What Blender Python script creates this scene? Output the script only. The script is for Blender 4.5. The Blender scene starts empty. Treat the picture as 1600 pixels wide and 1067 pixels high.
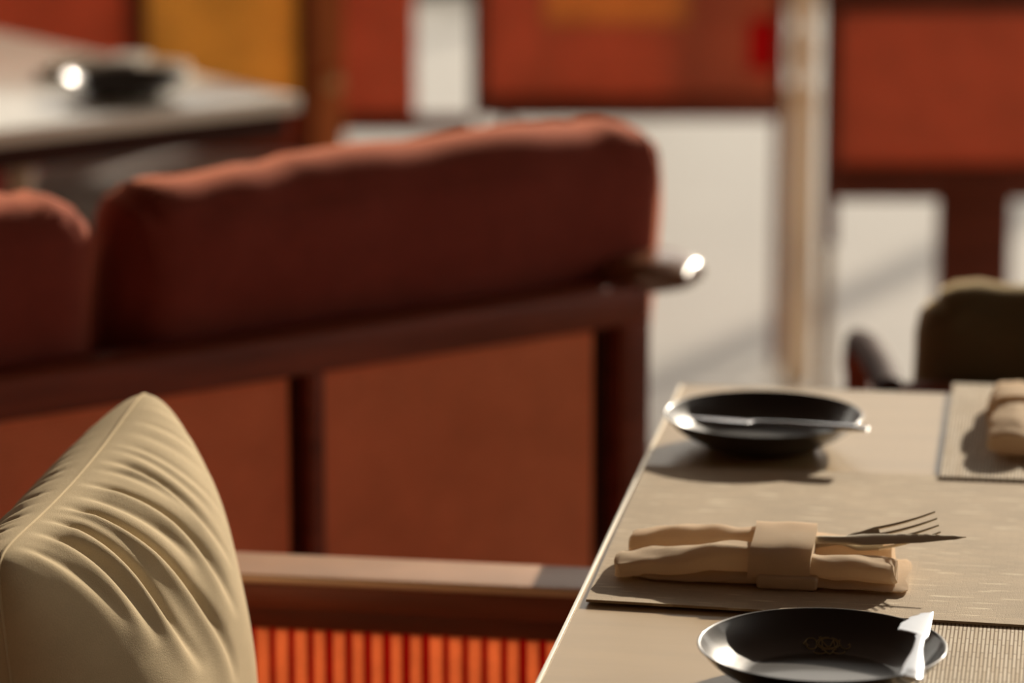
import bpy, bmesh, math, random
from mathutils import Vector, Matrix, noise
R = math.radians
random.seed(4)
scene = bpy.context.scene
COL = scene.collection

# ------------------------------------------------------------ camera, sky, sun, exposure
cam_data = bpy.data.cameras.new('camera')
cam = bpy.data.objects.new('camera', cam_data); COL.objects.link(cam)
cam.location = (0, 0, 1.58)
cam.rotation_euler = (R(90 - 12.6), 0, 0)
cam_data.sensor_width = 36
cam_data.lens = 130.5
cam_data.clip_end = 200
cam_data.dof.use_dof = True
cam_data.dof.focus_distance = 2.84
cam_data.dof.aperture_fstop = 3.3
scene.camera = cam

world = bpy.data.worlds.new('sky'); scene.world = world
world.use_nodes = True
bg = world.node_tree.nodes['Background']
bg.inputs[0].default_value = (1.0, 0.92, 0.80, 1)
bg.inputs[1].default_value = 1.6

SUN_AZ, SUN_EL = 28, 20
sun_data = bpy.data.lights.new('sun', 'SUN')
sun_data.energy = 6.0
sun_data.angle = R(0.9)
sun_data.color = (1.0, 0.87, 0.70)
sun = bpy.data.objects.new('sun', sun_data); COL.objects.link(sun)
sdir = Vector((math.sin(R(SUN_AZ)) * math.cos(R(SUN_EL)), math.cos(R(SUN_AZ)) * math.cos(R(SUN_EL)), math.sin(R(SUN_EL))))
sun.rotation_euler = sdir.to_track_quat('Z', 'Y').to_euler()
sun.location = sdir * 20

scene.view_settings.view_transform = 'Standard'
scene.view_settings.look = 'None'
scene.view_settings.exposure = 0.0
scene.view_settings.gamma = 1
scene.view_settings.use_curve_mapping = False

# ------------------------------------------------------------ helpers
def link_mesh(name, bm, mat, parent=None, loc=(0, 0, 0), rotz=0, smooth=True):
    bmesh.ops.recalc_face_normals(bm, faces=bm.faces[:])
    me = bpy.data.meshes.new(name); bm.to_mesh(me); bm.free()
    if smooth:
        for p in me.polygons: p.use_smooth = True
    mats = mat if isinstance(mat, (list, tuple)) else [mat]
    for m in mats: me.materials.append(m)
    o = bpy.data.objects.new(name, me); COL.objects.link(o)
    o.location = loc; o.rotation_euler = (0, 0, rotz)
    if parent: o.parent = parent
    if smooth:
        try: me.set_sharp_from_angle(angle=R(38))
        except Exception: pass
    return o

def tag(o, label, cat, group=None, kind=None):
    o['label'] = label; o['category'] = cat
    if group: o['group'] = group
    if kind: o['kind'] = kind
    return o

def thing(name, label, cat, loc=(0, 0, 0), rotz=0, group=None):
    o = bpy.data.objects.new(name, None); COL.objects.link(o)
    o.location = loc; o.rotation_euler = (0, 0, rotz); o.empty_display_size = .05
    return tag(o, label, cat, group)

def copy_tree(o, parent=None):
    c = o.copy(); COL.objects.link(c)
    if parent: c.parent = parent
    for ch in list(o.children): copy_tree(ch, c)
    return c

def box(bm, x0, x1, y0, y1, z0, z1, bev=0.0, seg=3, rot=None):
    r = bmesh.ops.create_cube(bm, size=1)
    vs = r['verts']
    for v in vs:
        v.co = Vector(((x0 + x1) / 2 + v.co.x * (x1 - x0), (y0 + y1) / 2 + v.co.y * (y1 - y0), (z0 + z1) / 2 + v.co.z * (z1 - z0)))
    if bev > 0:
        es = list({e for v in vs for e in v.link_edges})
        r2 = bmesh.ops.bevel(bm, geom=es, offset=bev, segments=seg, affect='EDGES', profile=.5)
    return bm

def BX(*a, **k): return box(bmesh.new(), *a, **k)

def lathe(bm, prof, n=72, c=(0, 0, 0)):
    rings = []
    for r, z in prof:
        if r < 1e-6:
            rings.append([bm.verts.new((c[0], c[1], c[2] + z))])
        else:
            rings.append([bm.verts.new((c[0] + r * math.cos(2 * math.pi * i / n), c[1] + r * math.sin(2 * math.pi * i / n), c[2] + z)) for i in range(n)])
    for a, b in zip(rings, rings[1:]):
        for i in range(n):
            j = (i + 1) % n
            if len(a) == 1 and len(b) == 1: continue
            if len(a) == 1: bm.faces.new((a[0], b[i], b[j]))
            elif len(b) == 1: bm.faces.new((a[i], a[j], b[0]))
            else: bm.faces.new((a[i], a[j], b[j], b[i]))
    return bm

def loft(bm, sections, cap=True):
    rings = [[bm.verts.new(p) for p in s] for s in sections]
    n = len(rings[0])
    for a, b in zip(rings, rings[1:]):
        for i in range(n):
            j = (i + 1) % n
            bm.faces.new((a[i], a[j], b[j], b[i]))
    if cap:
        bm.faces.new(rings[0][::-1]); bm.faces.new(rings[-1])
    return bm

def tube(bm, pts, rad, n=8):
    pts = [Vector(p) for p in pts]
    secs = []
    for i, p in enumerate(pts):
        t = (pts[min(i + 1, len(pts) - 1)] - pts[max(i - 1, 0)]).normalized()
        up = Vector((0, 0, 1)) if abs(t.z) < .95 else Vector((0, 1, 0))
        s = t.cross(up).normalized(); w = s.cross(t)
        r = rad(i / (len(pts) - 1)) if callable(rad) else rad
        secs.append([p + (s * math.cos(2 * math.pi * k / n) + w * math.sin(2 * math.pi * k / n)) * r for k in range(n)])
    return loft(bm, secs)

def interp(x, pts):
    if x <= pts[0][0]: return pts[0][1]
    for (a, b), (c, d) in zip(pts, pts[1:]):
        if x <= c:
            t = (x - a) / (c - a); t = t * t * (3 - 2 * t)
            return b + (d - b) * t
    return pts[-1][1]

# ------------------------------------------------------------ materials
def mat_new(name):
    m = bpy.data.materials.new(name); m.use_nodes = True
    nt = m.node_tree; p = nt.nodes['Principled BSDF']
    return m, nt, p

def simple(name, col, rough=.5, metal=0, coat=0, coat_rough=.1, sheen=0, noise_amt=0, noise_scale=8, stretch=(1, 1, 1), bump=0, bump_scale=200, spec=.5):
    m, nt, p = mat_new(name)
    p.inputs['Base Color'].default_value = (*col, 1)
    p.inputs['Roughness'].default_value = rough
    p.inputs['Metallic'].default_value = metal
    p.inputs['Coat Weight'].default_value = coat
    p.inputs['Coat Roughness'].default_value = coat_rough
    p.inputs['Sheen Weight'].default_value = sheen
    p.inputs['Specular IOR Level'].default_value = spec
    if noise_amt or bump:
        tc = nt.nodes.new('ShaderNodeTexCoord'); mp = nt.nodes.new('ShaderNodeMapping')
        mp.inputs['Scale'].default_value = stretch
        nt.links.new(tc.outputs['Object'], mp.inputs[0])
    if noise_amt:
        nz = nt.nodes.new('ShaderNodeTexNoise'); nz.inputs['Scale'].default_value = noise_scale; nz.inputs['Detail'].default_value = 6
        nt.links.new(mp.outputs[0], nz.inputs['Vector'])
        rp = nt.nodes.new('ShaderNodeValToRGB')
        rp.color_ramp.elements[0].position = .3; rp.color_ramp.elements[1].position = .7
        rp.color_ramp.elements[0].color = (*[c * (1 - noise_amt) for c in col], 1)
        rp.color_ramp.elements[1].color = (*[min(1, c * (1 + noise_amt)) for c in col], 1)
        nt.links.new(nz.outputs['Fac'], rp.inputs[0]); nt.links.new(rp.outputs[0], p.inputs['Base Color'])
    if bump:
        nb = nt.nodes.new('ShaderNodeTexNoise'); nb.inputs['Scale'].default_value = bump_scale; nb.inputs['Detail'].default_value = 4
        nt.links.new(mp.outputs[0], nb.inputs['Vector'])
        bp = nt.nodes.new('ShaderNodeBump'); bp.inputs['Strength'].default_value = bump; bp.inputs['Distance'].default_value = .001
        nt.links.new(nb.outputs['Fac'], bp.inputs['Height']); nt.links.new(bp.outputs[0], p.inputs['Normal'])
    return m

def fabric(name, col, scale=900, var=.10, transl=0, bump=.5, sheen=.25, tint=None):
    """plain weave cloth: fine crossed waves drive the bump and a slight colour change"""
    m, nt, p = mat_new(name)
    p.inputs['Roughness'].default_value = .9
    p.inputs['Specular IOR Level'].default_value = .15
    p.inputs['Sheen Weight'].default_value = sheen
    p.inputs['Sheen Roughness'].default_value = .45
    p.inputs['Sheen Tint'].default_value = (*(tint or col), 1)
    tc = nt.nodes.new('ShaderNodeTexCoord')
    nz = nt.nodes.new('ShaderNodeTexNoise'); nz.inputs['Scale'].default_value = scale; nz.inputs['Detail'].default_value = 3
    nt.links.new(tc.outputs['Object'], nz.inputs['Vector'])
    n2 = nt.nodes.new('ShaderNodeTexNoise'); n2.inputs['Scale'].default_value = 30; n2.inputs['Detail'].default_value = 5
    nt.links.new(tc.outputs['Object'], n2.inputs['Vector'])
    ad = nt.nodes.new('ShaderNodeMath'); ad.operation = 'MULTIPLY_ADD'; ad.inputs[1].default_value = .5
    nt.links.new(nz.outputs['Fac'], ad.inputs[0]); 
    h = nt.nodes.new('ShaderNodeMath'); h.operation = 'MULTIPLY'; h.inputs[1].default_value = .5
    nt.links.new(n2.outputs['Fac'], h.inputs[0]); nt.links.new(h.outputs[0], ad.inputs[2])
    rp = nt.nodes.new('ShaderNodeValToRGB')
    rp.color_ramp.elements[0].position = .35; rp.color_ramp.elements[1].position = .65
    rp.color_ramp.elements[0].color = (*[c * (1 - var) for c in col], 1)
    rp.color_ramp.elements[1].color = (*[min(1, c * (1 + var)) for c in col], 1)
    nt.links.new(ad.outputs[0], rp.inputs[0]); nt.links.new(rp.outputs[0], p.inputs['Base Color'])
    bp = nt.nodes.new('ShaderNodeBump'); bp.inputs['Strength'].default_value = bump; bp.inputs['Distance'].default_value = .0006
    nt.links.new(nz.outputs['Fac'], bp.inputs['Height']); nt.links.new(bp.outputs[0], p.inputs['Normal'])
    if transl:
        tr = nt.nodes.new('ShaderNodeBsdfTranslucent'); nt.links.new(rp.outputs[0], tr.inputs[0])
        mx = nt.nodes.new('ShaderNodeMixShader'); mx.inputs[0].default_value = transl
        out = nt.nodes['Material Output']
        nt.links.new(p.outputs[0], mx.inputs[1]); nt.links.new(tr.outputs[0], mx.inputs[2]); nt.links.new(mx.outputs[0], out.inputs[0])
    return m

def woven(name, c1, c2, cm, bw, rh, mortar, rot=0, offset=.37, transl=0, bump=.6, dist=.0008, plane='XY', rough=.75):
    """woven strips: brick pattern of long short-ended strips"""
    m, nt, p = mat_new(name)
    p.inputs['Roughness'].default_value = rough
    p.inputs['Specular IOR Level'].default_value = .25
    tc = nt.nodes.new('ShaderNodeTexCoord'); mp = nt.nodes.new('ShaderNodeMapping')
    mp.inputs['Rotation'].default_value = {'XY': (0, 0, rot), 'XZ': (R(-90), 0, 0), 'XZV': (R(-90), R(90), 0)}[plane]
    nt.links.new(tc.outputs['Object'], mp.inputs[0])
    br = nt.nodes.new('ShaderNodeTexBrick')
    br.offset = offset; br.squash = 1
    br.inputs['Color1'].default_value = (*c1, 1); br.inputs['Color2'].default_value = (*c2, 1); br.inputs['Mortar'].default_value = (*cm, 1)
    br.inputs['Scale'].default_value = 1
    br.inputs['Brick Width'].default_value = bw; br.inputs['Row Height'].default_value = rh
    br.inputs['Mortar Size'].default_value = mortar; br.inputs['Mortar Smooth'].default_value = .4
    nt.links.new(mp.outputs[0], br.inputs['Vector'])
    nz = nt.nodes.new('ShaderNodeTexNoise'); nz.inputs['Scale'].default_value = 14; nz.inputs['Detail'].default_value = 5
    nt.links.new(tc.outputs['Object'], nz.inputs['Vector'])
    mr = nt.nodes.new('ShaderNodeMapRange'); mr.inputs['From Min'].default_value = .3; mr.inputs['From Max'].default_value = .7
    mr.inputs['To Min'].default_value = .9; mr.inputs['To Max'].default_value = 1.08
    nt.links.new(nz.outputs['Fac'], mr.inputs['Value'])
    ml = nt.nodes.new('ShaderNodeVectorMath'); ml.operation = 'SCALE'
    nt.links.new(br.outputs['Color'], ml.inputs[0]); nt.links.new(mr.outputs[0], ml.inputs['Scale'])
    nt.links.new(ml.outputs[0], p.inputs['Base Color'])
    bp = nt.nodes.new('ShaderNodeBump'); bp.invert = True; bp.inputs['Strength'].default_value = bump; bp.inputs['Distance'].default_value = dist
    nt.links.new(br.outputs['Fac'], bp.inputs['Height']); nt.links.new(bp.outputs[0], p.inputs['Normal'])
    if transl:
        tr = nt.nodes.new('ShaderNodeBsdfTranslucent'); nt.links.new(ml.outputs[0], tr.inputs[0])
        mx = nt.nodes.new('ShaderNodeMixShader'); mx.inputs[0].default_value = transl
        nt.links.new(p.outputs[0], mx.inputs[1]); nt.links.new(tr.outputs[0], mx.inputs[2])
        nt.links.new(mx.outputs[0], nt.nodes['Material Output'].inputs[0])
    return m

M = {}
M['wood_red'] = simple('lacquered_red_brown_wood', (.20, .045, .022), .45, spec=.25, noise_amt=.25, noise_scale=6, stretch=(1, 8, 8))
M['wood_lit_side'] = simple('sunlit_side_wood', (.75, .24, .08), .7, spec=.2, noise_amt=.15)  # orange tone paints the sunlit side of the screen post
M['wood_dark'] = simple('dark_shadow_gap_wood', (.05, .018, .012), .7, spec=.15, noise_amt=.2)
M['wood_tan'] = simple('pale_oiled_wood', (.62, .46, .28), .4, coat=.3, noise_amt=.12, noise_scale=10)
M['wood_arm_lit'] = simple('glare_lightened_arm_wood', (.66, .38, .23), .42, spec=.9, coat=.5, coat_rough=.38, noise_amt=.2)  # lightened so the arm top carries its glare as colour
M['cream_backlit'] = fabric('backlit_cream_post', (.84, .74, .60), 400, .05, transl=.35)  # translucency added so the shaded side of the post looks lit
M['wood_brown'] = simple('brown_polished_wood', (.24, .10, .045), .28, coat=.7, coat_rough=.12, noise_amt=.2)
M['veneer'] = simple('honey_laminate', (.56, .39, .20), .42, coat=.35, coat_rough=.18, noise_amt=.06, noise_scale=5, stretch=(1, 6, 1), bump=.05)
M['glare_top'] = simple('sky_glare_top', (.84, .76, .62), .40, coat=.9, coat_rough=.14, noise_amt=.04, noise_scale=5)  # same laminate, whitened to paint in the sky's reflection
M['alu'] = simple('brushed_metal_edge', (.86, .80, .68), .34, metal=1, noise_amt=.04)
M['brass'] = simple('brass', (.85, .62, .30), .35, metal=1)
M['black_metal'] = simple('blackened_metal', (.03, .027, .025), .45, metal=.3)
M['steel'] = simple('polished_steel', (.52, .54, .58), .26, metal=1)
M['steel_dark'] = simple('fork_steel', (.72, .64, .50), .36, metal=.55)
M['glaze'] = simple('black_glazed_stoneware', (.014, .011, .010), .42, spec=.9, coat=.6, coat_rough=.09, bump=.08, bump_scale=60)
M['glaze_brown'] = simple('brown_glazed_stoneware', (.06, .022, .012), .25, coat=.7, coat_rough=.12)
M['gold_print'] = simple('faded_gold_print', (.50, .40, .20), .45, metal=.5)
M['napkin'] = fabric('cream_linen', (.90, .74, .55), 1500, .05, bump=.3, transl=.34)
M['napkin_white'] = fabric('white_linen', (.86, .80, .72), 1500, .04, bump=.3, transl=.35)
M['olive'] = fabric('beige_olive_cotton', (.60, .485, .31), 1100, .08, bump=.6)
M['olive_shaded'] = fabric('shaded_olive_cotton', (.13, .095, .05), 1100, .08, sheen=.8, tint=(1, .78, .45))  # olive cotton darkened for backlit shade, gold sheen for the lit rim
M['red_cloth'] = fabric('brick_red_upholstery', (.235, .045, .032), 700, .12, sheen=.75, tint=(1, .36, .20))
M['bright_red'] = fabric('bright_red_upholstery', (.75, .03, .02), 700, .1)
M['grey_cloth'] = fabric('pale_grey_upholstery', (.42, .40, .39), 700, .1)
M['runner'] = woven('beige_woven_runner', (.64, .52, .37), (.58, .47, .335), (.56, .45, .32), .019, .0048, .0004, rot=R(10.5), bump=.25)
def add_streaks(m, rot, col):
    # short pale slubs scattered along the weave
    nt = m.node_tree; p = nt.nodes['Principled BSDF']; src = p.inputs['Base Color'].links[0].from_socket
    tc = nt.nodes.new('ShaderNodeTexCoord'); mp = nt.nodes.new('ShaderNodeMapping'); mp.inputs['Rotation'].default_value = (0, 0, rot)
    mp2 = nt.nodes.new('ShaderNodeMapping'); mp2.inputs['Scale'].default_value = (24, 210, 1)
    nz = nt.nodes.new('ShaderNodeTexNoise'); nz.inputs['Scale'].default_value = 1; nz.inputs['Detail'].default_value = 1
    rp = nt.nodes.new('ShaderNodeValToRGB'); rp.color_ramp.elements[0].position = .64; rp.color_ramp.elements[1].position = .70
    mx = nt.nodes.new('ShaderNodeMixRGB'); mx.inputs[2].default_value = (*col, 1)
    L = nt.links.new
    L(tc.outputs['Object'], mp.inputs[0]); L(mp.outputs[0], mp2.inputs[0]); L(mp2.outputs[0], nz.inputs['Vector']); L(nz.outputs['Fac'], rp.inputs[0])
    L(rp.outputs[0], mx.inputs[0]); L(src, mx.inputs[1]); L(mx.outputs[0], p.inputs['Base Color'])
    gz = nt.nodes.new('ShaderNodeTexNoise'); gz.inputs['Scale'].default_value = 900; gz.inputs['Detail'].default_value = 2; L(tc.outputs['Object'], gz.inputs['Vector'])
    b2 = nt.nodes.new('ShaderNodeBump'); b2.inputs['Strength'].default_value = .6; b2.inputs['Distance'].default_value = .0006
    L(gz.outputs['Fac'], b2.inputs['Height']); old = p.inputs['Normal'].links[0].from_socket; L(old, b2.inputs['Normal']); L(b2.outputs[0], p.inputs['Normal'])
add_streaks(M['runner'], R(10.5), (.86, .76, .58))
M['mat_rib'] = woven('ribbed_woven_mat', (.90, .80, .64), (.74, .62, .45), (.30, .20, .11), .034, .0030, .0006, rot=R(90 + 8.8), bump=1, dist=.0015)
M['cane'] = woven('rust_cane_weave', (.97, .31, .15), (.93, .28, .13), (.80, .21, .09), .0060, .0045, .0007, plane='XZ', transl=.06, bump=.4, offset=.5)
M['cane_screen'] = woven('dusky_rust_cane_weave', (.72, .26, .155), (.68, .24, .14), (.56, .17, .10), .0060, .0045, .0007, plane='XZ', transl=.38, bump=.4)
M['cane_ochre'] = woven('ochre_cane_weave', (.85, .56, .20), (.80, .52, .18), (.66, .42, .13), .0060, .0045, .0007, plane='XZ', transl=.40, bump=.4)
M['cane_sun_patch'] = woven('sun_patch_cane_weave', (.80, .42, .17), (.76, .38, .15), (.62, .28, .10), .0060, .0045, .0007, plane='XZ', transl=.45, bump=.4)  # lighter orange paints a sun patch onto the screen cane
M['slat'] = fabric('orange_slat_weave', (.78, .34, .18), 260, .12, transl=.75)
M['slat_red'] = fabric('deep_red_backing', (.55, .012, .02), 500, .15, transl=.5)
M['floor'] = simple('pale_honed_stone', (.48, .455, .41), .38, noise_amt=.05, noise_scale=2.5, spec=.4)
M['wall'] = simple('umber_plaster', (.15, .075, .04), .9, noise_amt=.08)
M['ceiling'] = simple('warm_timber_ceiling', (.10, .06, .04), .8, noise_amt=.15, stretch=(1, 10, 1))
M['frame'] = simple('bronze_window_frame', (.08, .06, .045), .5, metal=.4)
gm, nt, p = mat_new('window_glass')
tr = nt.nodes.new('ShaderNodeBsdfTransparent'); gl = nt.nodes.new('ShaderNodeBsdfGlossy'); gl.inputs['Roughness'].default_value = .02
mx = nt.nodes.new('ShaderNodeMixShader'); mx.inputs[0].default_value = .05
nt.links.new(tr.outputs[0], mx.inputs[1]); nt.links.new(gl.outputs[0], mx.inputs[2]); nt.links.new(mx.outputs[0], nt.nodes['Material Output'].inputs[0])
M['glass'] = gm

# ------------------------------------------------------------ room shell
def struct(name, bm, m, parent=None):
    o = link_mesh(name, bm, m, parent, smooth=False)
    if not parent: o['kind'] = 'structure'
    return o
X0, X1, Y0, Y1, H = -8.6, 9.4, -4.0, 12.5, 6.0
struct('floor', BX(X0, X1, Y0, Y1, -.1, 0), M['floor'])
struct('ceiling', BX(X0, X1, Y0, Y1, H, H + .1), M['ceiling'])
struct('wall_left', BX(X0 - .15, X0, Y0, Y1, 0, H), M['wall'])
bm = bmesh.new()
box(bm, X1, X1 + .15, Y0, Y1, 0, .06); box(bm, X1, X1 + .15, Y0, Y1, 5.7, H); box(bm, X1, X1 + .15, 7.5, Y1, .06, 5.7); box(bm, X1, X1 + .15, Y0, 1.5, .06, 5.7)
struct('wall_right', bm, M['wall'])
for i in range(2):  # unseen windows, added to brighten the bench cane panels
    a = 1.5 + i * 3.0; b = a + 3.0; bm = bmesh.new()
    for (y0, y1, z0, z1) in ((a, a + .05, .06, 5.7), (b - .05, b, .06, 5.7), (a + .05, b - .05, .06, .12), (a + .05, b - .05, 5.64, 5.7)):
        box(bm, X1 + .03, X1 + .11, y0, y1, z0, z1)
    w = struct('window_%d' % (i + 7), bm, M['frame'])
    struct('glass', BX(X1 + .06, X1 + .07, a + .05, b - .05, .12, 5.64), M['glass'], w)
struct('wall_front', BX(X0, X1, Y0 - .15, Y0, 0, H), M['wall'])
bm = bmesh.new()
box(bm, X0, X1, Y1, Y1 + .2, 0, .12); box(bm, X0, X1, Y1, Y1 + .2, 5.85, H)
struct('wall_back', bm, M['wall'])
for i in range(6):
    a = X0 + i * 3.0; b = a + 3.0
    bm = bmesh.new()
    for (x0, x1, z0, z1) in ((a, a + .05, .12, 5.85), (b - .05, b, .12, 5.85), (a + .05, b - .05, .12, .18), (a + .05, b - .05, 5.79, 5.85), (a + .05, b - .05, 2.6, 2.66)):
        box(bm, x0, x1, Y1 + .04, Y1 + .12, z0, z1)
    w = struct('window_%d' % (i + 1), bm, M['frame'])
    struct('glass', BX(a + .05, b - .05, Y1 + .07, Y1 + .08, .18, 5.79), M['glass'], w)

# ------------------------------------------------------------ front dining table
TA = R(-8.8)                       # turn of the table in the room
E1 = Vector((math.cos(TA), math.sin(TA), 0)); E2 = Vector((-math.sin(TA), math.cos(TA), 0))
def table_pt(u, v, z=0): return Vector((0.1645, 3.522, z)) + E1 * u + E2 * v      # far left corner is the origin
TT = .75
tb = thing('dining_table', 'pale honey dining table with bright metal edge strip, set with runner and dark plates', 'table', table_pt(.0, .0, 0), TA)
TW, TL = 1.0, 1.75
link_mesh('tabletop', BX(.002, TW - .002, -TL + .002, -.002, TT - .014, TT, bev=.0008, seg=1), M['veneer'], tb)
bm = bmesh.new()
for (x0, x1, y0, y1) in ((-.0012, .0018, -TL, 0), (TW - .0018, TW + .0012, -TL, 0), (.0018, TW - .0018, -.0018, .0012), (.0018, TW - .0018, -TL - .0012, -TL + .0018)):
    box(bm, x0, x1, y0, y1, TT - .0145, TT + .0004, bev=.0006, seg=2)
e = link_mesh('edge_strip', bm, M['alu'], tb); e['label'] = 'bright metal edge strip'
link_mesh('apron', BX(.12, TW - .12, -TL + .15, -.15, TT - .06, TT - .014, bev=.003), M['wood_brown'], tb)
for (x, y) in ((.30, -.35), (TW - .30, -.35), (.30, -TL + .35), (TW - .30, -TL + .35)):
    bm = bmesh.new(); tube(bm, [(x, y, 0), (x, y, TT - .06)], lambda t: .016 + .008 * t, 16)
    link_mesh('leg', bm, M['black_metal'], tb)

# ---- runner and mats: thin cloths with a real thickness
def cloth_quad(name, corners, z, th, mat, label, cat, group=None, n=(60, 24), wave=.0003):
    A, B, C_, D = [Vector((*c, 0)) for c in corners]     # near-left, near-right, far-right, far-left
    o0 = A.copy()
    bm = bmesh.new(); top = {}; bot = {}
    for i in range(n[0] + 1):
        for j in range(n[1] + 1):
            s, t = i / n[0], j / n[1]
            P = (A * (1 - s) + B * s) * (1 - t) + (D * (1 - s) + C_ * s) * t - o0
            w = wave * (1 + noise.noise(P * 9)) 
            top[i, j] = bm.verts.new((P.x, P.y, th + w)); bot[i, j] = bm.verts.new((P.x, P.y, w * 0))
    for i in range(n[0]):
        for j in range(n[1]):
            bm.faces.new((top[i, j], top[i + 1, j], top[i + 1, j + 1], top[i, j + 1]))
            bm.faces.new((bot[i, j], bot[i, j + 1], bot[i + 1, j + 1], bot[i + 1, j]))
    for i in range(n[0]):
        bm.faces.new((top[i, 0], bot[i, 0], bot[i + 1, 0], top[i + 1, 0])); bm.faces.new((top[i, n[1]], top[i + 1, n[1]], bot[i + 1, n[1]], bot[i, n[1]]))
    for j in range(n[1]):
        bm.faces.new((top[0, j], top[0, j + 1], bot[0, j + 1], bot[0, j])); bm.faces.new((top[n[0], j], bot[n[0], j], bot[n[0], j + 1], top[n[0], j + 1]))
    return tag(link_mesh(name, bm, mat, loc=(o0.x, o0.y, z)), label, cat, group)

# mats lie under / over the runner
cloth_quad('placemat', [(.263, 2.368), (.725, 2.298), (.780, 2.653), (.317, 2.723)], TT + .0003, .0016, M['mat_rib'],
           'ribbed woven placemat in the lower right corner beside the near black plate', 'placemat')
cloth_quad('table_runner', [(.0575, 2.774), (.95, 2.590), (1.0, 3.075), (.1185, 3.190)], TT + .0024, .0018, M['runner'],
           'beige woven table runner lying crosswise under the cream napkin roll', 'table runner', n=(90, 40))
cloth_quad('placemat', [(.374, 3.142), (.83, 3.072), (.885, 3.43), (.427, 3.497)], TT + .0050, .0018, M['mat_rib'],
           'ribbed woven placemat at the far end of the table under the second napkin roll', 'placemat')

# ---- plates
def plate_mesh(R0, h, foot):
    k = R0 / .0905
    prof = [(0, .0035), (foot - .004, .0035), (foot - .002, 0), (foot + .002, 0), (foot + .005, .004), (.066 * k, .30 * h), (.080 * k, .60 * h), (.0885 * k, .93 * h),
            (.0902 * k, .985 * h), (.0905 * k, h), (.0898 * k, h + .0007), (.0886 * k, h + .0003), (.0872 * k, .94 * h), (.0835 * k, .76 * h), (.078 * k, .56 * h), (.071 * k, .40 * h), (.062 * k, .29 * h),
            (.056 * k, .222 * h), (.050 * k, .205 * h), (.02 * k, .20 * h), (0, .20 * h)]
    # smooth the profile
    for _ in range(1):
        q = [prof[0]]
        for a, b in zip(prof, prof[1:]):
            q += [(a[0] * .75 + b[0] * .25, a[1] * .75 + b[1] * .25), (a[0] * .25 + b[0] * .75, a[1] * .25 + b[1] * .75)]
        q.append(prof[-1]); prof = q
    return lathe(bmesh.new(), prof, 96)

PN = Vector((.2245, 2.575, TT)); PH = .030
near = thing('side_plate', 'near black glazed side plate with faint gold crest beside the small steel knife', 'plate', PN)
link_mesh('dish', plate_mesh(.0905, PH, .046), M['glaze'], near)
# crest: raised ornament of thin scrolls around a small monogram
bm = bmesh.new()
def ln(pts, r=.00040): tube(bm, [(x, y, 0) for x, y in pts], r, 5)
def arc(cx, cy, rx, ry, a0, a1, n=18): return [(cx + rx * math.cos(R(a0 + (a1 - a0) * i / n)), cy + ry * math.sin(R(a0 + (a1 - a0) * i / n))) for i in range(n + 1)]
ln(arc(0, 0, .0085, .0085, 0, 360, 30)); ln(arc(0, 0, .0070, .0070, 0, 360, 30))
for sx in (-1, 1):
    ln([(x * sx, y) for x, y in arc(.0125, .002, .004, .0055, 200, -60)])
    ln([(x * sx, y) for x, y in arc(.0125, -.004, .0035, .004, 160, 400)])
    ln([(x * sx, y) for x, y in arc(.008, .0115, .0045, .0035, 250, -20)])
    ln([(x * sx, y) for x, y in arc(.007, -.0115, .0045, .0030, 110, 370)])
    ln([(.0165 * sx, -.002), (.0185 * sx, 0), (.0165 * sx, .003)])
    ln([(0, .0165), (.002 * sx, .0135), (.0055 * sx, .0125)]); ln([(0, -.015), (.003 * sx, -.012)])
    ln([(.0012 * sx, -.0045), (.0042 * sx, .0045)]); ln([(.0042 * sx, .0045), (.0046 * sx, -.0045)])
ln([(-.0012, -.0045), (.0012, -.0045)])
emb = link_mesh('crest', bm, M['gold_print'], near, loc=(.010, .0635, .33 * PH + .0009)); emb.rotation_euler = (R(14), 0, 0); emb['label'] = 'faint gold crest'

PF = Vector((.2285, 3.278, TT))
far = tag(link_mesh('side_plate', plate_mesh(.0905, PH, .046), M['glaze'], loc=PF), 'far black glazed side plate behind the napkin roll, knife across it', 'plate')
tag(link_mesh('saucer', plate_mesh(.080, .008, .05), M['glaze_brown'], loc=(.190, 2.436, TT)), 'dark brown saucer rim peeking in at the lower edge below the near black plate', 'saucer')

# ---- knives: outline in plan (x along), lofted with thickness
def knife_mesh(L, half, thick, center=None):
    """half(t)->half width, thick(t)->half thickness"""
    secs = []
    N = 150
    for i in range(N + 1):
        t = i / N
        w = half(t); h = thick(t); c = center(t) if center else 0
        secs.append([(t * L, c + w * math.cos(2 * math.pi * k / 16), h * math.sin(2 * math.pi * k / 16)) for k in range(16)])
    return loft(bmesh.new(), secs)
B_HALF = [(0, .0062), (.02, .0082), (.12, .0080), (.45, .0040), (.56, .0036), (.61, .0046), (.655, .0112), (.74, .0108), (.86, .0082), (.95, .0048), (1, .0012)]
butter = lambda: knife_mesh(.165, lambda t: interp(t, B_HALF),
    lambda t: interp(t, [(0, .0020), (.1, .0030), (.4, .0026), (.58, .0018), (.68, .0009), (1, .0005)]),
    lambda t: max(0, min(1, (t - .58) / .06)) * (interp(t, B_HALF) - .0050))
def place_between(o, a, b, roll=0):
    a, b = Vector(a), Vector(b)
    x = (b - a).normalized(); y = Vector((0, 0, 1)).cross(x).normalized(); z = x.cross(y)
    m = Matrix((x, y, z)).transposed().to_4x4() @ Matrix.Rotation(roll, 4, 'X')
    m.translation = a
    o.matrix_world = m
    o.location = m.translation; o.rotation_euler = m.to_euler()
k = link_mesh('butter_knife', butter(), M['steel'])
place_between(k, (.279, 2.480, TT + PH + .0042), (.3075, 2.6425, TT + PH + .0042), R(8))
tag(k, 'small steel butter knife balanced across the right rim of the near black plate', 'knife')

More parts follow.
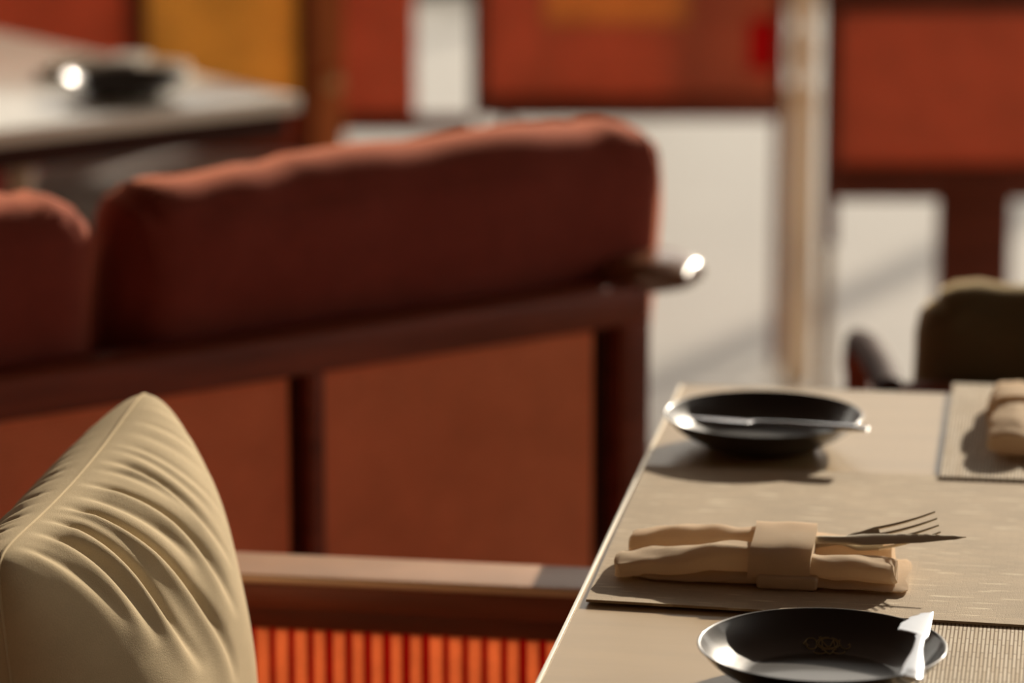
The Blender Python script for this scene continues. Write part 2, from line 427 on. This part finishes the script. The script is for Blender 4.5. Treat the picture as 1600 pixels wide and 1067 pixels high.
k2 = link_mesh('butter_knife', butter(), M['steel'])
place_between(k2, (.3165, 3.204, TT + PH + .0040), (.145, 3.254, TT + PH + .0040), R(6))
tag(k2, 'blurred steel butter knife lying across the far black plate', 'knife')

# ---- napkin roll with band
NL = .228
def npk_noise(p, s, a): return noise.noise(Vector(p) * s) * a
def napkin_parts(root, mat):
    bm = bmesh.new()
    # under layer: flat folded cloth, double
    def slab(v0f, v1f, z0f, z1f, u0, u1, sl=70, m=28, seed=0, p=.45):
        secs = []
        for i in range(sl + 1):
            t = i / sl; u = u0 + (u1 - u0) * t
            e = min(1, min(t, 1 - t) * sl / 1.5) ** .5 if False else 1
            v0, v1, z0, z1 = v0f(t), v1f(t), z0f(t), z1f(t)
            cv, cz, rv, rz = (v0 + v1) / 2, (z0 + z1) / 2, (v1 - v0) / 2, (z1 - z0) / 2
            shrink = 1 if .012 < t < .988 else .86
            s = []
            for k in range(m):
                a = 2 * math.pi * k / m
                c_, s_ = math.cos(a), math.sin(a)
                y = cv + rv * shrink * math.copysign(abs(c_) ** p, c_)
                z = cz + rz * shrink * math.copysign(abs(s_) ** .8, s_)
                d = noise.noise(Vector((u * 22 + seed, y * 60, z * 60))) * .0030 + noise.noise(Vector((u * 60 + seed, y * 110, z * 110))) * .0013
                if z > .004: z += d; y += d * .6
                s.append((u + noise.noise(Vector((y * 50, z * 80, seed))) * .004 * (1 if t > .9 or t < .1 else 0), y, max(z, .0006)))
            secs.append(s)
        loft(bm, secs)
    I = interp
    slab(lambda t: I(t, [(0, .010), (.1, .002), (.45, .001), (.6, -.001), (1, -.005)]), lambda t: I(t, [(0, .070), (1, .082)]),
         lambda t: .0005, lambda t: I(t, [(0, .007), (.3, .009), (.5, .011), (.8, .009), (1, .007)]), .012, NL + .002, seed=3)
    # front roll
    slab(lambda t: I(t, [(0, .000), (.2, .003), (.45, .006), (.62, .006), (.8, .002), (1, -.002)]), lambda t: I(t, [(0, .040), (.3, .044), (.5, .040), (.62, .034), (1, .034)]),
         lambda t: I(t, [(0, .001), (.15, .004), (.4, .008), (1, .006)]), lambda t: I(t, [(0, .017), (.2, .022), (.42, .0285), (.6, .0285), (.75, .023), (1, .021)]), 0, NL - .006, seed=11, p=.7, m=36)
    # rear roll
    slab(lambda t: I(t, [(0, .045), (.4, .044), (.6, .046), (1, .050)]), lambda t: I(t, [(0, .086), (.5, .084), (1, .086)]),
         lambda t: .003, lambda t: I(t, [(0, .022), (.2, .029), (.4, .031), (.6, .031), (.8, .027), (1, .024)]), .006, NL - .012, seed=23, p=.7, m=36)
    body = link_mesh('cloth', bm, mat, root)
    # band around the middle
    bm = bmesh.new(); secs = []
    prof = [(-.001, .0095), (.001, .020), (.007, .0275), (.018, .0315), (.035, .0330), (.055, .0345), (.072, .0352), (.083, .0320), (.089, .022), (.090, .008), (.088, .0015), (.045, .0006), (.002, .002)]
    for i in range(29):
        t = i / 28; u = .106 + .049 * t
        s = []
        for j, (y, z) in enumerate(prof):
            tw = noise.noise(Vector((u * 40, y * 40, 5))) * .0012
            s.append((u + .002 * math.sin(y * 40), y + tw * .4, max(.0006, z + (tw if z > .01 else 0))))
        # chaikin
        q = []
        for a in range(len(s)):
            p0, p1 = Vector(s[a]), Vector(s[(a + 1) % len(s)])
            q += [p0 * .75 + p1 * .25, p0 * .25 + p1 * .75]
        secs.append(q)
    loft(bm, secs)
    # lower turn of the band round the under layer, slipped to the right
    box(bm, .1135, .1615, -.0045, .03, .0006, .0115, bev=.0028, seg=3)
    link_mesh('napkin_band', bm, mat, root)

nap = thing('napkin_roll', 'cream linen napkin roll tied with a band, holding fork and knife on the runner', 'napkin', (.080, 2.822, TT + .0044), TA)
napkin_parts(nap, M['napkin'])
nap2 = copy_tree(nap)
nap2.location = (.507, 3.185, TT + .0070); nap2.rotation_euler = (0, 0, R(90 - 8.8))
tag(nap2, 'cream linen napkin roll cut off by the right edge on the far ribbed placemat', 'napkin')

def nap_world(u, v, z): return Vector((.080, 2.822, TT + .0044)) + E1 * u + E2 * v + Vector((0, 0, z))
# table knife standing in the fold
kn = link_mesh('table_knife', knife_mesh(.163,
    lambda t: interp(t, [(0, .003), (.25, .0048), (.40, .0044), (.52, .0068), (.75, .0058), (.93, .003), (1, .0004)]),
    lambda t: interp(t, [(0, .003), (.3, .0034), (.42, .0024), (.55, .0012), (1, .0005)])), M['steel_dark'])
place_between(kn, nap_world(.112, .0435, .0255), nap_world(.264, .0515, .0335), R(24))
tag(kn, 'long steel table knife sticking out of the cream napkin roll, crossing over the fork', 'knife')
# fork
fk = thing('fork', 'steel fork with four tines tucked into the right end of the cream napkin roll', 'fork')
bm = bmesh.new()
secs = []
for i in range(31):
    t = i / 30
    w = interp(t, [(0, .0045), (.35, .0026), (.62, .0030), (.80, .0095), (1, .0120)]); h = interp(t, [(0, .0012), (.6, .0016), (.8, .0012), (1, .0009)])
    z = interp(t, [(0, 0), (.55, .001), (.85, -.0035), (1, -.0035)])
    secs.append([(t * .092, w * math.cos(2 * math.pi * k / 14), z + h * math.sin(2 * math.pi * k / 14)) for k in range(14)])
loft(bm, secs); link_mesh('handle', bm, M['steel_dark'], fk)
for j in range(4):
    y0 = (-.0102 + j * .0068)
    bm = bmesh.new(); secs = []
    for i in range(17):
        t = i / 16
        w = .0016 * (1 - .55 * t ** 2); h = .0010 * (1 - .4 * t)
        z = -.0035 + .0085 * t * t
        secs.append([(.088 + .050 * t, y0 * (1 + .02 * t) + w * math.cos(2 * math.pi * k / 8), z + h * math.sin(2 * math.pi * k / 8)) for k in range(8)])
    loft(bm, secs); link_mesh('tine', bm, M['steel_dark'], fk)
place_between(fk, nap_world(.118, .040, .0170), nap_world(.2345, .064, .0355), R(36))

# ------------------------------------------------------------ upholstery shapes
def pillow(W, Hh, T, n=110, wr=0.0, seed=0, pinch=.07, wrf=None):
    """square scatter cushion in local x (width) z (height), y thickness, seam round the edge"""
    bm = bmesh.new()
    def P(u, v, side):
        # u,v in -1..1
        cr = .055 * abs(u * v) ** 9
        px = u * (1 - pinch * (1 - v * v) * abs(u) ** 3 - cr); pz = v * (1 - pinch * (1 - u * u) * abs(v) ** 3 - cr)
        th = ((1 - u ** 4) * (1 - v ** 4))
        th = max(0, th) ** .50 * (0.66 + .34 * (1 - u * u) * (1 - v * v))
        y = side * T / 2 * th
        dz = 0
        if wrf:
            o_ = wrf(u, v) if side < 0 else .45 * wrf(u + .07, v); y += side * o_ * min(1, th * 1.6); dz = .45 * o_ * max(0, 1 - th) * (1 if v > 0 else 0)
        y += side * noise.noise(Vector((u * 2.2 + seed, v * 2.2, side))) * wr * th
        return (px * W / 2, y, pz * Hh / 2 + dz)
    for side in (-1, 1):
        g = {}
        for i in range(n + 1):
            for j in range(n + 1):
                # denser near the seam
                u = math.sin((i / n - .5) * math.pi); v = math.sin((j / n - .5) * math.pi)
                g[i, j] = bm.verts.new(P(u, v, side))
        for i in range(n):
            for j in range(n): bm.faces.new((g[i, j], g[i + 1, j], g[i + 1, j + 1], g[i, j + 1]))
    bmesh.ops.remove_doubles(bm, verts=bm.verts[:], dist=.0002)
    return bm

def block_cushion(x0, x1, y0, y1, z0, z1, r=.045, n=26, bulge=.012, seed=0, wr=.004, wtop=0):
    """box cushion with soft rounded edges and some wrinkling"""
    bm = bmesh.new()
    c = Vector(((x0 + x1) / 2, (y0 + y1) / 2, (z0 + z1) / 2)); h = Vector(((x1 - x0) / 2, (y1 - y0) / 2, (z1 - z0) / 2))
    r = min(r, min(h) * .98)
    cnt = [max(8, int(2 * h[i] / .02)) for i in range(3)]
    for ax in range(3):
        a1, a2 = (ax + 1) % 3, (ax + 2) % 3
        for sg in (-1, 1):
            g = {}
            for i in range(cnt[a1] + 1):
                for j in range(cnt[a2] + 1):
                    q = Vector((0, 0, 0)); q[ax] = sg * h[ax]; q[a1] = h[a1] * math.sin((i / cnt[a1] - .5) * math.pi); q[a2] = h[a2] * math.sin((j / cnt[a2] - .5) * math.pi)
                    inner = Vector([max(-(h[k] - r), min(h[k] - r, q[k])) for k in range(3)])
                    d = q - inner
                    nrm = d.normalized() if d.length > 1e-7 else Vector((0, 0, 0))
                    f = Vector([q[k] / h[k] for k in range(3)])
                    bl = bulge * (1 - f[a1] ** 2) * (1 - f[a2] ** 2)
                    pt = inner + nrm * r
                    axis = Vector((0, 0, 0)); axis[ax] = sg
                    w = noise.noise(Vector((q.x * 9 + seed, q.y * 9, q.z * 9))) * wr
                    if wtop:   # folds that pull down from the upper seam
                        e = max(0, (q.z / h.z - .25)) / .75
                        w += wtop * e * (abs(math.sin(q.x * 85 + q.z * 30 + 4 * noise.noise(Vector((q.x * 8, seed, 0))))) - .6)
                    pt += axis * bl + nrm * w
                    g[i, j] = bm.verts.new(c + pt)
            for i in range(cnt[a1]):
                for j in range(cnt[a2]): bm.faces.new((g[i, j], g[i + 1, j], g[i + 1, j + 1], g[i, j + 1]))
    bmesh.ops.remove_doubles(bm, verts=bm.verts[:], dist=.0004)
    return bm

# ------------------------------------------------------------ near sofa (left of the table)
AS = R(-9.2)
so = thing('sofa', 'near red-brown wooden sofa with glowing red slatted side panel left of the table', 'sofa', (-.232, 3.239, 0), AS)
# local: x to the table, y away from the camera; arm at y=0, back rest at x=-.16, seat towards the camera
link_mesh('arm_rail', BX(-.215, .56, -.036, .030, .618, .6425, bev=.003, seg=2), M['wood_red'], so)
link_mesh('arm_glare_cap', BX(-.217, .562, -.040, .034, .6425, .6510, bev=.0035, seg=4), M['wood_arm_lit'], so)['label'] = 'arm rail top coloured pale for its glare'
link_mesh('arm_frame', BX(-.168, .50, -.016, .016, .594, .618, bev=.003), M['wood_red'], so)
bm = bmesh.new(); bk = bmesh.new()
x = -.107
while x < .485:
    w = .0118 + random.uniform(-.0012, .0012)
    box(bm, x, x + w, -.004, -.0015, .30, .596, bev=.0008, seg=2)
    box(bk, x + w - .0006, x + .0184, .000, .0015, .30, .596); x += .0178
link_mesh('slat_panel', bm, M['slat'], so)
link_mesh('panel_backing', bk, M['slat_red'], so)
link_mesh('arm_frame', BX(-.168, .50, -.016, .016, .26, .30, bev=.003), M['wood_red'], so)
for (x, y) in ((-.190, 0), (.525, 0), (-.190, -1.45), (.525, -1.45)):
    link_mesh('leg', BX(x - .025, x + .025, y - .022, y + .022, 0, .618, bev=.008), M['wood_red'], so)
link_mesh('seat_frame', BX(-.168, .50, -1.428, -.022, .24, .32, bev=.006), M['wood_red'], so)
link_mesh('seat_cushion', block_cushion(-.15, .50, -1.42, -.024, .32, .405, r=.035, wr=.003), M['olive'], so)
link_mesh('arm_rail', BX(-.215, .56, -1.484, -1.41, .618, .650, bev=.012, seg=4), M['wood_arm_lit'], so)
link_mesh('back_rail', BX(-.215, -.165, -1.41, -.040, .57, .610, bev=.008), M['wood_red'], so)
link_mesh('back_panel', BX(-.198, -.188, -1.42, -.03, .32, .58), M['cane'], so)

# olive cushion leaning on the back, its upper seam runs away from the camera
FOLDS = [(-.84, .008, .30, .5), (-.70, .020, .55, .62), (-.55, .026, .50, .85), (-.44, .008, .25, .35), (-.33, .030, .60, 1.05), (-.20, .010, .30, .5), (-.08, .022, .45, .80), (.05, .008, .25, .35),
         (.14, .014, .36, .65), (.27, .007, .25, .4), (.37, .010, .30, .5), (.50, .006, .25, .3), (.60, .008, .25, .4), (.74, .006, .2, .25)]
def wrf(u, v):
    # soft folds falling from the upper seam, steepest in the middle of their length
    out = 0
    d = 1 - v
    for k, (u0, amp, width, ln_) in enumerate(FOLDS):
        x = u - (u0 + d * (.42 - .1 * k / 14) + .03 * math.sin(d * 6 + k))
        L_ = ln_ * .82
        e = min(1, d / .05) * (1 - d / L_) ** .8 if d < L_ else 0
        if u0 > .3: e *= .6
        w = (.018 + .018 * width) * (1 + d * .8)
        out -= amp * .50 * e * math.exp(-(x / w) ** 2)
        out += amp * .35 * e * math.exp(-((x + 2.0 * w) / (1.6 * w)) ** 2)
    return out
cu = link_mesh('back_cushion', pillow(.50, .45, .225, n=300, wr=.006, pinch=.06, wrf=wrf), M['olive'])
tag(cu, 'beige cotton scatter cushion with wrinkled sunlit face in the lower left corner', 'cushion')
bm = bmesh.new(); pts = []
for i in range(241):       # seam cord all round the pillow edge
    q = i / 60; k = int(q) % 4; f = (q - int(q)) * 2 - 1
    u, v = [(f, 1), (1, -f), (-f, -1), (-1, f)][k]
    cr = .055 * abs(u * v) ** 9
    pts.append((u * (1 - .06 * (1 - v * v) * abs(u) ** 3 - cr) * .25, 0, v * (1 - .06 * (1 - u * u) * abs(v) ** 3 - cr) * .225))
tube(bm, pts, .0014, 6); link_mesh('seam', bm, M['olive'], cu)
cu.rotation_euler = (R(0), 0, 0)
lean = Matrix.Rotation(R(-13), 4, 'Y')
base = Matrix.Rotation(R(-8), 4, 'Z')
# local x -> world +y (away), local y -> world -x ; then lean so that the top falls back
m = base @ Matrix.Rotation(R(-4), 4, 'Y') @ Matrix.Rotation(R(90), 4, 'Z') @ Matrix.Rotation(R(-2), 4, 'Y')
cu.rotation_euler = m.to_euler()
cu.location = (-.330, 2.872, .619)

# ------------------------------------------------------------ red bench behind
BA = math.atan2(4.044 - 3.584, .142 + .507)
bn = thing('bench', 'red-brown wooden bench seen from behind, rust cane panels and a rounded arm end', 'bench', (-.507, 3.584, 0), BA)
# local x along the back, y away from the camera
link_mesh('top_rail', BX(-1.10, .80, -.022, .036, .700, .748, bev=.012, seg=4), M['wood_red'], bn)
link_mesh('bottom_rail', BX(-1.10, .80, -.012, .024, .26, .31, bev=.004), M['wood_red'], bn)
for x in (.757, -1.075):
    link_mesh('post', BX(x - .0, x + .043, -.018, .03, 0, .71, bev=.006), M['wood_red'], bn)
for x in (.350, -.125, -.60):
    link_mesh('stile', BX(x, x + .020, -.016, .022, .30, .705, bev=.003), M['wood_red'], bn)
for (a, b) in ((-1.03, -.605), (-.575, -.145), (-.100, .332), (.375, .728)):
    link_mesh('cane_panel', BX(a, b, -.004, .004, .305, .705), M['cane'], bn)
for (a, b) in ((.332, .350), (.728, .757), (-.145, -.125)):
    o = link_mesh('shadow_gap', BX(a, b, .010, .018, .305, .705), M['wood_dark'], bn)  # dark strip paints the shade inside the slot
link_mesh('seat_frame', BX(-1.07, .79, .03, .60, .26, .33, bev=.005), M['wood_red'], bn)
link_mesh('seat_cushion', block_cushion(-1.03, .75, .04, .62, .33, .45, r=.04, wr=.003), M['red_cloth'], bn)
def arm_board(x0, x1, y0, y1, z0, z1):
    # board with a rounded, drooping rear end
    bm = bmesh.new(); secs = []
    for i in range(25):
        t = i / 24
        y = y0 + (y1 - y0) * t
        w = (x1 - x0) / 2 * (math.sqrt(max(0, 1 - (1 - min(1, t / .10)) ** 2)) * .97 + .03)
        th = (z1 - z0) / 2 * (.35 + .65 * min(1, t / .06))
        s = []
        for k in range(20):
            a = 2 * math.pi * k / 20; c_, s_ = math.cos(a), math.sin(a)
            s.append(((x0 + x1) / 2 + w * math.copysign(abs(c_) ** .6, c_), y, (z0 + z1) / 2 + th * math.copysign(abs(s_) ** .8, s_)))
        secs.append(s)
    return loft(bm, secs)
a = link_mesh('arm_rest', arm_board(.765, .885, -.045, .62, .728, .770), M['wood_brown'], bn); a['label'] = 'rounded glossy arm rest'
link_mesh('arm_rest', arm_board(-1.15, -1.05, -.035, .62, .738, .768), M['wood_brown'], bn)
for x in (.79, -1.09):
    link_mesh('leg', BX(x - .022, x + .022, .55, .594, 0, .742, bev=.006), M['wood_red'], bn)
def in_frame(o, par_loc, ang, loc, tilt=0, yaw=0):
    o.matrix_world = Matrix.Translation(par_loc) @ Matrix.Rotation(ang, 4, 'Z') @ Matrix.Translation(loc) @ Matrix.Rotation(tilt, 4, 'X') @ Matrix.Rotation(yaw, 4, 'Y')
    m = o.matrix_world.copy(); o.location = m.translation; o.rotation_euler = m.to_euler()
BL = Vector((-.507, 3.584, 0))
c1 = link_mesh('back_cushion', block_cushion(-.350, .350, -.065, .065, -.225, .225, r=.05, bulge=.010, seed=2, wr=.006, wtop=.0045), M['red_cloth'])
in_frame(c1, BL, BA, (.523, .118, .680), R(9), R(-.8))
tag(c1, 'brick red back cushion with sunlit top edge filling the right half of the bench', 'cushion', 'back cushions on the red bench')
c2 = link_mesh('back_cushion', block_cushion(-.36, .36, -.065, .065, -.225, .225, r=.05, bulge=.010, seed=7, wr=.006, wtop=.0045), M['red_cloth'])
in_frame(c2, BL, BA, (-.222, .118, .680), R(9), 0)
tag(c2, 'brick red bench cushion cut off by the left edge of the photo', 'cushion', 'back cushions on the red bench')

# ------------------------------------------------------------ second table, upper left
T2 = Vector((-.307, 5.351, 0)); A2 = math.atan2(.745, -.667) - R(90)     # local +y runs to the far left corner
A2 = R(37.5)
t2 = thing('dining_table', 'blurred dining table with glare-whitened top in the upper left behind the red bench', 'table', T2, A2)
link_mesh('tabletop', BX(-1.2, 0, 0, 1.25, TT - .022, TT, bev=.003), M['glare_top'], t2)
link_mesh('apron', BX(-1.18, -.015, .015, 1.22, TT - .062, TT - .022, bev=.003), M['wood_dark'], t2)
for (x, y) in ((-.30, .30), (-.9, .30), (-.30, .95), (-.9, .95)):
    bm = bmesh.new(); tube(bm, [(x, y, 0), (x, y, TT - .062)], .02, 14); link_mesh('leg', bm, M['wood_tan'], t2)
def t2w(u, v, z): return T2 + Matrix.Rotation(A2, 3, 'Z') @ Vector((u, v, z))
dp = link_mesh('side_plate', plate_mesh(.0905, PH, .046), M['glaze'], loc=t2w(-.20, .16, TT))
tag(dp, 'blurred dark plate on the table in the upper left', 'plate')
n3 = thing('napkin_roll', 'blurred white napkin roll beside the dark plate on the upper left table', 'napkin', (-.712, 5.50, TT), R(-10))
napkin_parts(n3, M['napkin_white'])

# ------------------------------------------------------------ low screens in the background
def screen(name, label, loc, ang, posts, rails, panels, stiles=(), top=1.08):
    s = thing(name, label, 'screen', loc, ang)
    for (x0, x1, m, z0, z1) in posts: link_mesh('post', BX(x0, x1, -.02, .02, z0, z1, bev=.006), m, s)
    for (x0, x1, z0, z1) in rails: link_mesh('rail', BX(x0, x1, -.016, .016, z0, z1, bev=.004), M['wood_red'], s)
    for (x0, x1, z0, z1, m) in panels: link_mesh('cane_panel', BX(x0, x1, -.004, .004, z0, z1), m, s)
    return s
W = M['wood_red']
screen('divider_screen', 'tall rust cane screen on thin legs behind the red bench, with an open white gap', (0, 6.88, 0), 0,
       [(-.372, -.345, M['wood_lit_side'], 0, 1.1), (-.345, -.314, M['wood_lit_side'], 0, 1.1), (-.076, -.050, W, .475, 1.1), (-.085, -.070, W, 0, .475), (-.014, .002, W, 0, .475), (.492, .512, W, .0, 1.1)],
       [(-.318, -.085, .445, .478), (-.050, .492, .470, .512), (-.318, -.18, 1.06, 1.1), (-.050, .492, 1.06, 1.1)],
       [(-.318, -.180, .478, 1.06, M['cane_screen']), (-.050, .06, .512, 1.06, M['cane_screen']), (.06, .33, .512, .650, M['cane_screen']), (.06, .33, .650, 1.06, M['cane_sun_patch']), (.33, .44, .512, 1.06, M['cane_screen']), (.44, .492, .512, .560, M['cane_screen']), (.44, .492, .560, .66, M['slat_red']), (.44, .492, .66, 1.06, M['cane_screen'])])  # orange inset paints a sun patch; small red piece added for a red glow
screen('divider_screen', 'ochre and rust cane screen standing behind the upper left table', (0, 6.98, 0), 0,
       [(-.725, -.690, W, 0, 1.1), (-1.30, -1.265, W, 0, 1.1), (-.405, -.3735, M['wood_dark'], 0, 1.1)],  # dark post paints the shaded side of its orange neighbour
       [(-1.265, -.405, .385, .49), (-1.265, -.405, 1.06, 1.1)],
       [(-.690, -.405, .49, 1.06, M['cane_ochre']), (-1.265, -.725, .49, 1.06, M['cane_screen'])])
screen('divider_screen', 'rust cane screen on wide legs in the upper right above the olive cushions', (0, 6.02, 0), 0,
       [(.510, .530, M['wood_tan'], 0, .40), (.702, .822, W, 0, .50), (1.02, 1.04, W, 0, .86), (.510, .535, W, .40, .86)],
       [(.535, 1.02, .475, .532), (.535, 1.02, .785, .86)],
       [(.535, 1.02, .532, .785, M['cane_screen'])])
kb = [c for c in bpy.data.objects if c.get('label', '').startswith('tall rust cane screen')][0]
bm = bmesh.new(); lathe(bm, [(0, -.016), (.006, -.015), (.013, -.009), (.016, 0), (.013, .009), (.006, .015), (0, .016)], 20, (-.331, -.036, .545))
box(bm, -.335, -.327, -.036, -.02, .541, .549)
link_mesh('glint_knob', bm, M['brass'], kb)  # brass ball added in place of a blurred glint on the post
# sunlit turned post
bm = bmesh.new()
lathe(bm, [(0, 0), (.022, 0), (.027, .01), (.026, .05), (.025, .45), (.026, .50), (.030, .525), (.030, .545), (.018, .562), (.012, .568), (.020, .578), (.025, .60), (.025, .64), (.018, .658), (.012, .665), (.020, .675), (.026, .70), (.022, .74), (.018, .76), (.018, 1.05), (0, 1.06)], 24)
tag(link_mesh('turned_post', bm, M['cream_backlit'], loc=(.530, 6.72, 0)), 'pale sunlit turned post with beads standing between the two right-hand screens', 'post')

# stool with bright red seat under the far left table
st = thing('stool', 'blurred bright red cushioned stool at the left edge beyond the second table', 'stool', (-.972, 6.60, 0))
link_mesh('seat', block_cushion(-.18, .10, -.14, .14, .375, .437, r=.028), M['bright_red'], st)
for (x, y) in ((.08, -.11), (-.15, -.11), (.08, .11), (-.15, .11)):
    link_mesh('leg', BX(x - .013, x + .013, y - .013, y + .013, 0, .38, bev=.004), M['wood_tan'], st)

gb = thing('bench', 'blurred low bench with pale grey seat cushion seen beneath the upper left table', 'bench', (-.60, 6.42, 0), R(2))
link_mesh('seat_cushion', block_cushion(-.24, .24, -.16, .16, .375, .455, r=.03), M['grey_cloth'], gb)
link_mesh('seat_frame', BX(-.24, .24, -.15, .15, .33, .375, bev=.004), M['wood_red'], gb)
for (x, y) in ((-.22, -.13), (.22, -.13), (-.22, .13), (.22, .13)):
    link_mesh('leg', BX(x - .015, x + .015, y - .015, y + .015, 0, .33, bev=.004), M['wood_tan'], gb)

# ------------------------------------------------------------ far armchair with olive cushions
AL = Vector((.44, 3.86, 0)); AA = R(-8.8)
ac = thing('armchair', 'brown wooden armchair at the far end of the table holding shade-darkened olive cushions', 'armchair', AL, AA)
link_mesh('seat', block_cushion(-.02, .62, -.10, .42, .33, .45, r=.035), M['olive_shaded'], ac)
link_mesh('seat_frame', BX(-.02, .62, -.10, .42, .27, .33, bev=.004), M['wood_red'], ac)
bm = bmesh.new(); tube(bm, [(-.035, .0, .66), (-.05, .12, .655), (-.075, .28, .645), (-.095, .42, .62), (-.10, .47, .58)], .017, 12)
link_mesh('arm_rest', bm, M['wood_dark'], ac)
bm = bmesh.new(); tube(bm, [(.635, .0, .66), (.65, .12, .655), (.675, .28, .645), (.695, .42, .62), (.70, .47, .58)], .017, 12)
link_mesh('arm_rest', bm, M['wood_brown'], ac)
for (x, y, h) in ((-.035, -.0, .66), (.635, -.0, .66), (-.095, .43, .62), (.695, .43, .62)):
    link_mesh('leg', BX(x - .016, x + .016, y - .016, y + .016, 0, h, bev=.005), M['wood_red'], ac)
link_mesh('backrest', BX(-.02, .62, -.135, -.11, .34, .70, bev=.008), M['wood_red'], ac)
for i, (x, lab) in enumerate(((.133, 'shade-darkened olive cushion at the far end of the table with a thin sunlit top edge'), (.434, 'shade-darkened olive cushion cut off at the right edge, beside another like it'))):
    c = link_mesh('back_cushion', block_cushion(-.136, .136, -.06, .06, -.165, .165, r=.045, bulge=.012, seed=20 + i * 5, wr=.008, wtop=.006), M['olive_shaded'])
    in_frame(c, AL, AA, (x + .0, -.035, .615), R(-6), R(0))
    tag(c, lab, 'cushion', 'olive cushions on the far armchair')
